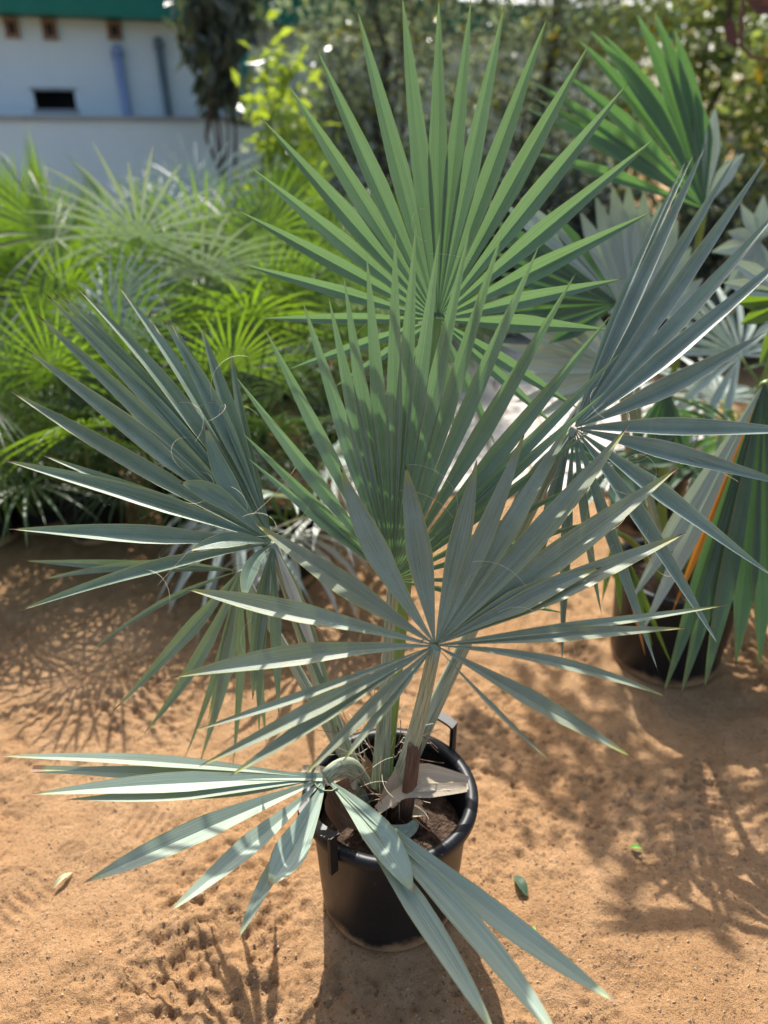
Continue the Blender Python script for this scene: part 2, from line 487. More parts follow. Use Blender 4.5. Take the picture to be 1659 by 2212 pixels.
def ground_z(X, Y):
    near = np.clip(1 - (np.hypot(X, Y-1.3)-3.0)/6.0, 0.15, 1)
    z = 0.016*smooth_noise(X, Y, 1, 1.7) + 0.010*smooth_noise(X, Y, 2, 4.1)
    c = smooth_noise(X, Y, 3, 13.0)
    z = z + 0.012*c*np.abs(c)
    rough = np.clip(0.50 + 0.8*smooth_noise(X, Y, 9, 2.6), 0.18, 1.0)
    d = smooth_noise(X, Y, 4, 30.0)
    z = z + 0.0150*rough*np.sign(d)*np.abs(d)**1.4
    z = z + 0.0085*rough*smooth_noise(X, Y, 5, 58.0)
    e = smooth_noise(X+.3*Y, Y*1.5, 6, 50.0) + .7*smooth_noise(X, Y, 7, 105.0)
    z = z - 0.014*np.clip(rough+.15, 0, 1)*np.clip(e-0.35, 0, 1)               # crumbly pits
    z = z + 0.0035*rough*smooth_noise(X, Y, 8, 120.0)
    # old boot and tyre treads pressed into the sand
    for cx, cy, ang, ln, wd in ((-0.45, 1.05, 0.5, 0.30, 0.10), (-0.95, 1.15, 1.0, 0.30, 0.10), (0.75, 1.75, 0.35, 0.34, 0.11),
                                (-0.60, 1.42, -0.3, 0.30, 0.10), (0.95, 1.55, 1.3, 0.3, 0.1), (-1.1, 1.9, 0.2, 0.32, 0.11)):
        u = (X-cx)*math.cos(ang)+(Y-cy)*math.sin(ang)
        v = -(X-cx)*math.sin(ang)+(Y-cy)*math.cos(ang)
        mk = np.exp(-((u/(ln/2))**4 + (v/(wd/2))**4))
        z = z - mk*(0.010 - 0.005*np.sin(u*2*math.pi/0.028))
    return z*near

def build_ground():
    xs = axis_lines(-1.4, 1.4, 0.0062, (-70, 70), 1.10)
    ys = axis_lines(0.74, 2.3, 0.0062, (-12, 110), 1.07)
    X, Y = np.meshgrid(xs, ys)
    Z = ground_z(X, Y)
    for cx, cy, r in POTS_FLAT:
        d = np.hypot(X-cx, Y-cy)
        k = np.clip((d-r)/0.10, 0, 1)
        Z = Z*k + (1-k)*0.003 + 0.012*np.exp(-((d-r-0.015)/0.02)**2)*(0.6+0.4*smooth_noise(X, Y, 21, 18.0))
    nx, ny = len(xs), len(ys)
    V = np.stack([X.ravel(), Y.ravel(), Z.ravel()], 1)
    i = np.arange((nx-1)*(ny-1))
    a = (i//(nx-1))*nx + i % (nx-1)
    F = np.stack([a, a+1, a+1+nx, a+nx], 1)
    me = bpy.data.meshes.new('ground')
    me.from_pydata(V.tolist(), [], F.tolist())
    me.materials.append(M['sand'])
    me.polygons.foreach_set('use_smooth', [True]*len(F))
    tag(link('ground', me), 'orange brown sand floor of the plant nursery', 'ground', kind='structure')

POTS_FLAT = [(0.014, 1.246, 0.165), (1.03, 2.20, 0.19), (1.28, 3.25, 0.17)]
build_ground()

def gz(x, y):
    return float(ground_z(np.array([x]), np.array([y]))[0])

def build_grit():
    r_ = np.random.RandomState(5)
    n = 22000
    y = 0.78 + 2.0*r_.rand(n)**1.5
    x = (r_.rand(n)-.5)*(0.5+1.15*y)*1.05
    keep = (np.hypot(x-.014, y-1.246) > .185) & (np.hypot(x-1.03, y-2.2) > .21)
    keep &= (smooth_noise(x, y, 33, 3.0) + .6*smooth_noise(x, y, 34, 11.0) > r_.rand(n)*1.6-1.0)
    x, y = x[keep], y[keep]
    n = len(x)
    rad = 0.0010 + 0.0030*r_.rand(n)**4
    z = ground_z(x, y) + rad*.3
    d = np.array(((1,0,0), (0,1,0), (-1,0,0), (0,-1,0), (0,0,1), (0,0,-.8)), float)
    V = np.stack([x, y, z], 1)[:, None, :] + d[None]*(rad[:, None]*(0.65+0.7*r_.rand(n, 6)))[:, :, None]
    f = np.array(((0,1,4), (1,2,4), (2,3,4), (3,0,4), (1,0,5), (2,1,5), (3,2,5), (0,3,5)))
    F = (np.arange(n)*6)[:, None, None] + f[None]
    me = bpy.data.meshes.new('sand_grit')
    me.from_pydata(V.reshape(-1, 3).tolist(), [], F.reshape(-1, 3).tolist())
    me.materials.append(M['stone'])
    tag(link('sand_grit', me), 'loose sand crumbs and grit scattered over the ground', 'grit', kind='stuff')
build_grit()

# paved path of pale blocks beyond the plant
def build_path():
    mb = MB()
    mb.box((-0.15, 3.55, -0.02), (2.02, 9.0, 0.004))
    path = tag(mb.build('path', M['sand']), 'pale block paved path leading away behind the palms', 'path', kind='structure')
    base = MB()
    b = 0.006
    s0 = 0
    hx, hy, hz = 0.1975, 0.1225, 0.05
    pts = [(-hx/1+b, -hy+b), (hx-b, -hy+b), (hx-b, hy-b), (-hx+b, hy-b)]
    top = [Vector((x*.97, y*.96, hz)) for x, y in pts]
    mid = [Vector((x, y, hz-.008)) for x, y in pts]
    low = [Vector((x, y, 0)) for x, y in pts]
    base.v = top+mid+low
    base.face((0, 1, 2, 3))
    for k in range(4):
        j = (k+1) % 4
        base.face((4+k, 4+j, j, k)); base.face((8+k, 8+j, 4+j, 4+k))
    me = base.mesh('paver', M['paver'], smooth=False)
    rnd = random.Random(3)
    n = 0
    for r in range(18):
        for c in range(5):
            o = bpy.data.objects.new('paver', me)
            COL.objects.link(o)
            o.parent = path
            o.location = (0.06 + c*0.40 + (0.20 if r % 2 else 0.0) - .02, 3.70+r*0.25, -0.028+rnd.uniform(-.003, .003))
            o.rotation_euler = (rnd.uniform(-.008, .008), rnd.uniform(-.008, .008), rnd.uniform(-.01, .01))
build_path()

# ------------------------------------------------------------------ building at the back
WP = Vector((-3.0, 10.0, 0))
WANG = math.radians(18)
WD = Vector((math.cos(WANG), math.sin(WANG), 0))
WNRM = Vector((math.sin(WANG), -math.cos(WANG), 0))       # towards the camera
def wall_sz(px, py):
    p = to_plane(px, py, WP, WNRM)
    return (p-WP).dot(WD), p.z
def build_building():
    b = empty('white_building', WP, WANG)
    tag(b, 'long white block building with green fascia behind the palms', 'building')
    zt = wall_sz(300, 47)[1]
    s0, z1 = wall_sz(70, 195)
    s1, z0 = wall_sz(166, 236)
    W = MB()
    W.box((-6, 0, -.1), (s0, .2, zt)); W.box((s1, 0, -.1), (7, .2, zt))
    W.box((s0, 0, -.1), (s1, .2, z0)); W.box((s0, 0, z1), (s1, .2, zt))
    W.build('wall', M['wall'], b, smooth=False)
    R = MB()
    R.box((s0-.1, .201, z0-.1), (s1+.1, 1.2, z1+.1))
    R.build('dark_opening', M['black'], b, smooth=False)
    fr = MB()
    for a, c in (((s0-.03, -.02, z0-.04), (s1+.03, .1, z0)), ((s0-.03, -.02, z1), (s1+.03, .1, z1+.03))):
        fr.box(a, c)
    fr.build('opening_frame', M['capping'], b, smooth=False)
    F = MB()
    F.box((-6.3, -.35, zt), (7.3, .3, zt+.27))
    F.build('fascia', M['fascia'], b, smooth=False)
    G = MB()
    G.box((-6.3, -.40, zt+.27), (7.3, 3.0, zt+.31))
    G.build('roof', M['greenpost'], b, smooth=False)
    for px0, px1, y0, y1 in ((5, 46, 38, 84), (87, 128, 40, 88), (228, 266, 47, 88)):
        a, ztop = wall_sz(px0, y0)
        c, zb = wall_sz(px1, y1)
        ztop = min(ztop, zt-.005)
        w = (c-a)
        v = MB()
        v.box((a, -.04, zb), (c, .0, zb+.2*(ztop-zb))); v.box((a, -.04, ztop-.2*(ztop-zb)), (c, 0, ztop))
        v.box((a, -.04, zb+.2*(ztop-zb)), (a+.25*w, 0, ztop-.2*(ztop-zb))); v.box((c-.25*w, -.04, zb+.2*(ztop-zb)), (c, 0, ztop-.2*(ztop-zb)))
        o = v.build('vent_block', M['vent'], b, smooth=False)
        h = MB()
        h.box((a+.25*w, -.012, zb+.2*(ztop-zb)), (c-.25*w, -.004, ztop-.2*(ztop-zb)))
        h.box((a+.47*w, -.035, zb+.2*(ztop-zb)), (a+.53*w, -.013, ztop-.2*(ztop-zb)), 1)
        h.build('vent_hole', [M['black'], M['vent']], o, smooth=False)
    for px, y0, y1, r, mt in ((252, 110, 250, .055, 'bluepipe'), (341, 92, 250, .045, 'greypipe')):
        s, z = wall_sz(px, y0)
        p = MB()
        p.tube([Vector((s, -.07, z)), Vector((s+.03, -.07, z-.9)), Vector((s+.05, -.07, .02))], r, 10)
        p.tube([Vector((s, .0, z)), Vector((s, -.07, z)), Vector((s, -.12, z-.05))], r*1.25, 10)
        p.build('drain_pipe', M[mt], b)
    # low wall in front of it
    lw = empty('low_wall', WP + WNRM*0.9, WANG)
    tag(lw, 'low pale rendered wall running in front of the white building', 'wall')
    q = to_plane(300, 262, WP+WNRM*.9, WNRM)
    w = MB(); w.box((-4.0, 0, -.1), (1.9, .15, q.z)); w.build('wall_body', M['wall'], lw, smooth=False)
    w = MB(); w.box((-4.03, -.03, q.z), (1.93, .18, q.z+.05)); w.build('capping', M['capping'], lw, smooth=False)
build_building()

def build_net():
    p = at(525, 100, 8.6)
    t = empty('shade_net_post', (p.x, p.y, 0))
    tag(t, 'slim green metal post standing before the white building', 'post')
    mb = MB()
    mb.tube([Vector((0, 0, 0)), Vector((0, 0, 3.6))], .05, 10)
    mb.build('pole', M['greenpost'], t)
    mb = MB(); mb.box((-.1, -.1, 0), (.1, .1, .03)); mb.build('base_plate', M['greenpost'], t, smooth=False)
    mb = MB()
    nx, ny = 24, 12
    for j in range(ny+1):
        for i in range(nx+1):
            x = -4.4 + 5.6*i/nx; y = 14.0 + 2.5*j/ny
            mb.v.append(Vector((x, y, 3.50 + .9*j/ny - .12*math.sin(math.pi*(i % 8)/8) + .03*math.sin(i*2.1+j))))
    for j in range(ny):
        for i in range(nx):
            a = j*(nx+1)+i
            mb.face((a, a+1, a+nx+2, a+nx+1))
    tag(mb.build('shade_net', M['net']), 'bright green shade net stretched behind the green fascia', 'net')
build_net()

# ------------------------------------------------------------------ trees and shrubs
def crown_mesh(name, blobs, n, size, mat, seed, clump=0.16, per=26, long=1.9, hang=0.2):
    rnd = np.random.RandomState(seed)
    tot = sum(r[0]*r[1]*r[2] for _, r in blobs)
    V, F = [], []
    for c, r in blobs:
        k = max(1, int(n/per*(r[0]*r[1]*r[2])/tot))
        d = rnd.normal(size=(k, 3)); d /= np.linalg.norm(d, axis=1)[:, None]
        rad = rnd.rand(k, 1)**0.42
        cen = np.array(c) + d*rad*np.array(r)
        P = np.repeat(cen, per, 0) + rnd.normal(size=(k*per, 3))*clump
        m = len(P)
        ax = rnd.normal(size=(m, 3)); ax[:, 2] -= hang
        ax /= np.linalg.norm(ax, axis=1)[:, None]
        up = rnd.normal(size=(m, 3)); up[:, 2] += 0.8
        sd = np.cross(ax, up); sd /= np.linalg.norm(sd, axis=1)[:, None]
        nn = np.cross(sd, ax)
        s = (size*(0.6+0.8*rnd.rand(m, 1)))
        a = P - ax*s*long/2
        b = P + sd*s*0.5 + nn*s*0.18
        c2 = P + ax*s*long/2
        d2 = P - sd*s*0.5 + nn*s*0.18
        base = len(V)*4
        V.append(np.stack([a, b, c2, d2], 1).reshape(-1, 3))
    V = np.concatenate(V)
    q = np.arange(len(V)//4)*4
    F = np.concatenate([np.stack([q, q+1, q+2], 1), np.stack([q, q+2, q+3], 1)])
    me = bpy.data.meshes.new(name)
    me.from_pydata(V.tolist(), [], F.tolist())
    me.materials.append(mat)
    return me

def tree(name, label, cat, x, y, h, blobs, n, size, mat, seed, trunk_r=0.05, group=None, limb=(1, 4), **kw):
    t = empty(name, (x, y, 0))
    tag(t, label, cat, group)
    rnd = random.Random(seed)
    link('crown', crown_mesh('crown', blobs, n, size, mat, seed, **kw), t)
    mb = MB()
    top = Vector((0, 0, h*.8))
    pts = [Vector((rnd.uniform(-.05, .05)*k, rnd.uniform(-.05, .05)*k, -.05 + (h*.8+.05)*k/6)) for k in range(7)]
    mb.tube(pts, [trunk_r*(1-.12*k) for k in range(7)], 8)
    for c, r in blobs:
        for j in range(3):
            s = pts[rnd.randint(*limb)]
            e = Vector(c) + Vector((rnd.uniform(-.5, .5)*r[0], rnd.uniform(-.5, .5)*r[1], rnd.uniform(-.2, .6)*r[2]))
            m = (s+e)/2 + Vector((rnd.uniform(-.1, .1), rnd.uniform(-.1, .1), .08))
            mb.tube([s, m, e], [trunk_r*.5, trunk_r*.33, trunk_r*.12], 6)
    mb.build('trunk', M['bark'], t)
    return t

tree('grey_leaf_tree', 'dense grey green small leaved tree touching the white building', 'tree', 0.0, 9.0, 4.6,
     [((-.15, 0, 1.5), (1.0, .5, 1.5)), ((.0, .1, 3.2), (1.2, .5, 1.5))], 7500, .050, M['tree_grey'], 11, trunk_r=.07)
tree('grey_leaf_tree', 'tall dark grey green tree behind the upright green fan leaf', 'tree', 1.75, 9.3, 4.8,
     [((0, 0, 1.5), (1.3, .5, 1.6)), ((.1, .1, 3.3), (1.3, .5, 1.5))], 9000, .050, M['tree_grey'], 12, trunk_r=.08)
tree('olive_leaf_tree', 'mid green tree flecked with yellow leaves between grey tree and lime shrubs', 'tree', 3.2, 8.4, 4.2,
     [((0, 0, 1.3), (1.2, .5, 1.4)), ((-.1, .1, 2.7), (1.2, .5, 1.15))], 6000, .060, M['tree_lime'], 13, trunk_r=.07)
tree('lime_leaf_tree', 'sunlit yellow green bushy tree with open sky above it', 'tree', 4.35, 7.4, 3.4,
     [((0, 0, 1.2), (1.3, .45, 1.3)), ((-.2, 0, 2.2), (1.3, .45, .75))], 4200, .070, M['tree_lime'], 14, trunk_r=.06)
tree('lime_leaf_tree', 'broad yellow green tree standing farther back at the garden edge', 'tree', 6.6, 10.0, 3.6,
     [((0, 0, 1.4), (2.2, 1.0, 1.6)), ((.2, 0, 2.4), (1.8, 1.0, .8))], 8000, .085, M['tree_lime'], 15, trunk_r=.08)
tree('dark_slim_tree', 'slim dark drooping tree standing against the white wall', 'tree', -1.65, 8.7, 3.2,
     [((0, 0, 2.75), (.30, .3, .45)), ((-.05, 0, 2.15), (.22, .2, .25))], 430, .10, M['tree_dark'], 16, trunk_r=.035, hang=1.6, long=2.6, clump=.12)
tree('bright_shrub', 'bright lime leaved shrub beside the green post', 'shrub', -.86, 6.9, 2.3,
     [((0, 0, 2.05), (.20, .2, .26)), ((.05, 0, 1.4), (.25, .3, .5))], 430, .075, M['shrub_lime'], 17, trunk_r=.03, clump=.13)
tree('dark_shrub', 'low dark shrub below the grey green trees', 'shrub', 1.3, 7.3, 1.5,
     [((0, 0, .75), (1.2, .5, .75))], 5000, .055, M['tree_dark'], 18, trunk_r=.03)
tree('dark_shrub', 'low dark shrub behind the dark green pleated palm leaves', 'shrub', 3.0, 6.4, 1.5,
     [((0, 0, .75), (1.1, .5, .75))], 5000, .055, M['tree_dark'], 19, trunk_r=.03)

ot = tree('overhanging_tree', 'tree with a limb reaching over the paved path and a red brown dead leaf', 'tree', 2.75, 4.9, 3.6,
     [((-2.35, -.45, 3.2), (.62, .42, .35)), ((-.6, .2, 3.5), (.8, .5, .4))], 950, .060, M['tree_lime'], 31, trunk_r=.06, clump=.12, limb=(6, 6))
dl = MB()
for q in ((at(1668, 128, 4.1), at(1625, 125, 4.1), at(1602, 100, 4.1), at(1600, 60, 4.08), at(1605, 10, 4.05), at(1625, -120, 4.1), at(1760, -300, 4.4)),):
    dl.tube(list(q), [.008, .009, .010, .012, .014, .016, .02], 6)
dl.strip([at(1590, 105, 4.1), at(1580, 85, 4.1), at(1574, 60, 4.09), at(1578, 35, 4.09)], [.008, .035, .040, .004], [Vector((.2, -1, .2))]*4, .4)
dl.strip([at(1612, 0, 4.05), at(1640, 15, 4.0), at(1675, 10, 4.0)], [.006, .045, .05], [Vector((.2, -1, .2))]*3, .4)
set_parent_keep(dl.build('dead_twig', M['deadleaf']), ot)

# ------------------------------------------------------------------ palm leaves
def profile(t, tm=0.42, p=1.7, w0=0.05):
    if t < tm: return w0 + (1-w0)*(t/tm)
    s = (t-tm)/(1-tm)
    return max(0.012, (1-s**p)*(1-0.10*s))

TS = [0, .06, .13, .21, .30, .39, .48, .57, .66, .75, .83, .90, .95, .985, 1.0]

def leaflet_mesh(hub, mid, tip, w, nrm, fold=0.45, twist=0.0, tm=0.42, p=1.7, rnd=None, mat=None, wave=0.0, blunt=False):
    ctrl = mid*2 - (hub+tip)*0.5
    pts, wid, nr, fo = [], [], [], []
    ph = rnd.uniform(0, 6.28) if rnd else 0
    L = (tip-hub).length
    for t in TS:
        q = hub*(1-t)**2 + ctrl*(2*t*(1-t)) + tip*t*t
        tg = ((ctrl-hub)*(1-t) + (tip-ctrl)*t).normalized()
        n = (nrm - tg*nrm.dot(tg)).normalized()
        a = twist*min(1, t*1.6)
        n = n*math.cos(a) + tg.cross(n)*math.sin(a)
        wob = 1 + 0.05*math.sin(9*t+ph) if rnd else 1
        pr = profile(t, tm, p)
        if blunt: pr = max(pr, .55 if t < 1 else .45)
        q = q + n*(wave*L*math.sin(7*t+ph)*t)
        pts.append(q); wid.append(w*.5*pr*wob); nr.append(n)
        fo.append(fold*(1-.35*t))
    mb = MB()
    mb.strip(pts, wid, nr, fo, vs=TS)
    return mb.mesh('leaflet', mat)

CROWN = Vector((-0.005, 1.285, 0.25))
PALM = empty('fan_palm', CROWN)
tag(PALM, 'silvery blue green fan palm with spiky leaves growing in the handled black pot', 'palm')

def petiole(name, base, hub, bend, r0, r1, face, mat, flat=0.5, parent=None, n=14):
    mb = MB()
    ctrl = (base+hub)*0.5 + bend
    pts, rad = [], []
    for k in range(n+1):
        t = k/n
        pts.append(base*(1-t)**2 + ctrl*(2*t*(1-t)) + hub*t*t)
        rad.append(r0*(1-t)**1.5 + r1*(1-(1-t)**1.5))
    t0 = (pts[1]-pts[0]).normalized()
    mb.tube(pts, rad, 10, flat=flat, ref=face)
    # small crest (hastula) where the blade starts
    h = (pts[-1]-pts[-2]).normalized()
    fn = (face - h*face.dot(h)).normalized()
    s = h.cross(fn)
    b = len(mb.v)
    for a in range(7):
        th = math.pi*a/6
        o = s*(math.cos(th)*r1*1.5) + h*(math.sin(th)*r1*1.2)
        mb.v.append(hub + o + fn*.001); mb.v.append(hub + o*1.15 + fn*.006)
    for a in range(6):
        i = b+2*a
        mb.face((i, i+2, i+3, i+1))
    o = mb.build(name, mat)
    if parent: set_parent_keep(o, parent)
    return o

def add_child(o, mesh_name, me, root):
    c = bpy.data.objects.new(mesh_name, me)
    COL.objects.link(c)
    c.parent = o          # the leaf itself already sits in world coordinates
    return c

def fan(hub_px, d0, grad, leaflets, mat, base, bend=(0, 0, .1), r0=.02, r1=.011, fold=.45, seed=1, root=None, pet_mat=None,
        facing=None, twist=.18, tm=.42, fibres=0, tilt=(0, 0), leafname='fan_leaf', p=1.7, wave=.004, wscale=1.0):
    """a leaf traced from the photograph: hub pixel and distance, blade plane by gradient (metres per 1000 px)"""
    rnd = random.Random(seed)
    root = root or PALM
    hx, hy = hub_px
    def dep(x, y, dd=0): return d0 + grad[0]*(x-hx)/1000 + grad[1]*(y-hy)/1000 + dd
    hub = at(hx, hy, d0)
    A, B = at(hx+100, hy, dep(hx+100, hy)), at(hx, hy-100, dep(hx, hy-100))
    nrm = (A-hub).cross(B-hub).normalized()
    if nrm.dot(CAM-hub) < 0: nrm = -nrm
    leaf = petiole(leafname, base, hub, Vector(bend), r0, r1, nrm, pet_mat or M['petiole'])
    leaf.parent = root
    leaf.matrix_parent_inverse = Matrix.Translation(root.location).inverted()
    tips = []
    for i, lf in enumerate(leaflets):
        tx, ty, w = lf[:3]
        mx, my = (lf[3], lf[4]) if len(lf) > 4 and lf[3] is not None else ((hx+tx)/2, (hy+ty)/2)
        dd = lf[5] if len(lf) > 5 else 0
        opt = lf[6] if len(lf) > 6 else {}
        dt, dm = dep(tx, ty, dd), dep(mx, my, dd*.4)
        jig = rnd.uniform(-.006, .006)
        tip = at(tx, ty, dt+jig)
        mid = at(mx, my, dm+jig*.5)
        off = (tip-hub).normalized()*0.006
        tw = opt.get('tw', rnd.uniform(-twist, twist))
        me = leaflet_mesh(hub+off + nrm*rnd.uniform(-.0015, .0015), mid, tip, w*wscale/FPX*dm, nrm, opt.get('fold', fold), tw,
                          opt.get('tm', tm), opt.get('p', p), rnd, M[opt['mat']] if 'mat' in opt else mat, opt.get('wave', wave), opt.get('blunt', False))
        add_child(leaf, 'leaflet', me, root)
        tips.append((hub, mid, tip))
    for k in range(fibres):
        h, m_, t_ = tips[rnd.randrange(len(tips))]
        s = h.lerp(m_, rnd.uniform(.3, 1.1))
        pts = [s]
        d = Vector((rnd.uniform(-1, 1), rnd.uniform(-.3, .3), rnd.uniform(-1, .6))).normalized() + nrm*.5
        cr = Vector((rnd.uniform(-1, 1), rnd.uniform(-1, 1), rnd.uniform(-1, 1)))*rnd.uniform(.08, .30)
        st = rnd.uniform(.006, .012)
        for j in range(16):
            pts.append(pts[-1] + d.normalized()*st)
            d = d.normalized() + d.cross(nrm).normalized()*cr.x + nrm*cr.y*.4 + Vector((0, 0, -.03))
        mb = MB()
        mb.tube(pts, [.00042]*16 + [.00025], 3, caps=False)
        add_child(leaf, 'fibre', mb.mesh('fibre', M['fibre']), root)
    return leaf

def base_at(ang, r=.03, z=.0):
    return CROWN + Vector((math.cos(ang)*r, math.sin(ang)*r, z))

X = None
# A: tall green leaf at the back
fan((945, 690), 1.734, (0.0, .235), [
    (720, 838, 22), (622, 798, 26), (558, 688, 28), (516, 569, 32), (508, 452, 36), (536, 357, 40), (562, 252, 42), (620, 178, 44),
    (682, 103, 46), (770, 15, 46), (868, -14, 46), (948, -12, 44), (1018, -6, 40), (1090, 10, 44), (1184, 33, 46), (1276, 90, 46),
    (1359, 177, 46), (1421, 294, 44), (1413, 455, 42), (1346, 602, 38), (1322, 712, 40), (1256, 887, 32), (1203, 924, 28), (1072, 965, 26), (830, 880, 22), (985, 960, 22)],
    M['young'], base_at(1.6), bend=(0, -.05, .12), r0=.02, pet_mat=M['greenstalk'], fold=.95, seed=2, fibres=5, tm=.44, p=1.45)
# B: upright leaf in the middle
fan((848, 1252), 1.646, (0.0, .375), [
    (535, 990, 26), (524, 936, 32), (508, 812, 34), (571, 707, 36), (653, 649, 38), (709, 640, 38), (742, 596, 38), (792, 549, 38), (854, 500, 38),
    (899, 480, 37), (951, 494, 37), (1017, 484, 39), (1086, 498, 40), (1165, 526, 40), (1245, 590, 42), (1321, 680, 40), (1346, 756, 34), (1313, 840, 28),
    (1275, 930, 26), (1294, 1121, 24), (1260, 1040, 24), (1297, 1251, 18), (1228, 1325, 22)],
    M['upright'], base_at(1.9, .02), bend=(0, -.02, .05), r0=.024, fold=.9, seed=3, fibres=4, tm=.46, p=1.5)
# C: front leaf
fan((940, 1394), 1.384, (0.0, -.50), [
    (402, 1273, 52, 640, 1322), (549, 1128, 60, 740, 1262), (735, 1008, 62, 815, 1195, -.06), (876, 1003, 64, 905, 1190, -.07), (1030, 993, 54, 988, 1190, -.08),
    (1135, 930, 50, 1042, 1165, -.09), (1245, 886, 50, 1095, 1150, -.09), (1358, 920, 64, 1150, 1170, -.05), (1468, 1008, 66, 1200, 1205), (1484, 1150, 66, 1200, 1275),
    (1300, 1225, 60, 1120, 1300), (1572, 1308, 26, 1250, 1352), (1486, 1356, 36, 1210, 1372), (1444, 1508, 30, 1200, 1430), (1370, 1639, 46, 1150, 1512), (1190, 1645, 12, 1070, 1532),
    (370, 1465, 54, 650, 1414), (408, 1582, 24, 660, 1500), (428, 1656, 40, 680, 1530), (495, 1678, 42, 700, 1545), (655, 1676, 34, 800, 1530), (738, 1648, 28, 838, 1520)],
    M['olive'], base_at(.5, .03, .02), bend=(.0, -.06, -.03), r0=.036, r1=.017, fold=.62, wscale=.92, seed=4, fibres=7, tm=.46, p=1.9)
# D: leaf on the one side
SH = dict(tm=.55, p=1.9, fold=.35)
fan((590, 1172), 1.57, (.06, -.30), [
    (4, 993, 50, 300, 1072), (88, 981, 36, 330, 1075, .06), (22, 845, 48, 290, 1000), (49, 749, 50, 310, 945), (76, 676, 46, 320, 905), (92, 629, 44, 345, 885),
    (107, 624, 32, 352, 872, .02), (122, 626, 26, 360, 865, .04), (165, 619, 40, 385, 865, .02), (250, 610, 36, 425, 860, .05), (325, 690, 24, 455, 900, .10),
    (349, 688, 42, 465, 880), (364, 690, 30, 470, 885, .01), (431, 698, 38, 500, 900), (498, 748, 28, 530, 940, .02), (444, 917, 52, 498, 1058, -.04, SH),
    (389, 1044, 54, 478, 1078, -.05, SH), (407, 1190, 46, 500, 1166, -.05, SH), (18, 1143, 52, 300, 1155), (35, 1321, 36, 310, 1232), (528, 1296, 44, 545, 1222, -.04, SH),
    (546, 1512, 42, 560, 1340, .10), (603, 1548, 30, 596, 1360, .12), (560, 1585, 26, 565, 1380, .13), (735, 1590, 44, 660, 1350, .10), (700, 1470, 30, 640, 1300, .02, dict(mat='pale'))],
    M['side'], base_at(2.9), bend=(-.03, 0, .02), r0=.022, fold=.80, wscale=.86, seed=5, fibres=16, p=1.85)
# older leaf hanging behind it
fan((518, 1232), 1.78, (0, .08), [
    (45, 1211, 26, 280, 1222), (84, 1254, 24, 300, 1222), (190, 1412, 14, 345, 1305), (243, 1537, 32, 400, 1372, .04), (310, 1586, 30, 430, 1420, .06),
    (398, 1640, 18, 470, 1440, .10), (430, 1652, 30, 490, 1440, .10), (502, 1660, 20, 520, 1440, .12), (448, 1560, 20, 485, 1400, .1), (575, 1610, 22, 555, 1420, .12)],
    M['side'], base_at(2.6), bend=(-.04, .05, .05), r0=.018, fold=.4, seed=6, p=1.6)
# E: leaf on the other side
fan((1240, 925), 1.66, (.0, -.30), [
    (1484, 343, 20, 1345, 640), (1500, 330, 26, 1352, 640, .02), (1526, 311, 40, 1375, 628), (1599, 321, 40, 1410, 635), (1662, 332, 44, 1445, 645), (1712, 420, 44, 1470, 690),
    (1742, 512, 48, 1480, 738), (1655, 717, 52, 1450, 832), (1768, 935, 54, 1480, 924), (1745, 1058, 50, 1470, 984), (1676, 1248, 50, 1445, 1080),
    (1553, 1396, 46, 1390, 1130), (1421, 1452, 36, 1320, 1160, .06), (1214, 1440, 28, 1222, 1180, .10), (1066, 1185, 40, 1150, 1040), (1150, 1285, 34, 1188, 1100, .08), (1300, 1330, 26, 1265, 1130, .1)],
    M['blue'], base_at(.8), bend=(.02, .02, .08), r0=.022, fold=.80, wscale=.88, seed=7, fibres=14, p=1.65)
# F: broken low leaf over the rim
fan((705, 1680), 1.575, (.0, -.80), [
    (-12, 1631, 36, 340, 1645), (70, 1662, 38, 390, 1672, .03, dict(blunt=True)), (60, 1716, 54, 400, 1690, 0), (145, 1728, 40, 420, 1712, .015), (335, 1722, 32, 520, 1708, .03),
    (178, 1909, 68, 440, 1790), (361, 1971, 58, 545, 1822), (515, 2026, 40, 590, 1880, .05), (580, 1914, 88, 648, 1805, 0, dict(tm=.6, p=2.3)), (892, 1930, 84, 815, 1800, -.02, dict(tm=.5, p=2.2)),
    (950, 2056, 24, 850, 1880, .02), (1072, 2240, 60, 905, 1965, .02), (1222, 2270, 66, 985, 1965), (1340, 2173, 64, 1030, 1945, -.02)],
    M['low'], base_at(3.6, .03, .0), bend=(.015, -.0, .16), r0=.032, r1=.021, fold=.45, wscale=.86, seed=8, tm=.5, p=2.0)

# dry leaf bases, cut stubs and sheaths round the crown
def palm_part(name, mb, mat):
    o = mb.build(name, mat)
    return set_parent_keep(o, PALM)

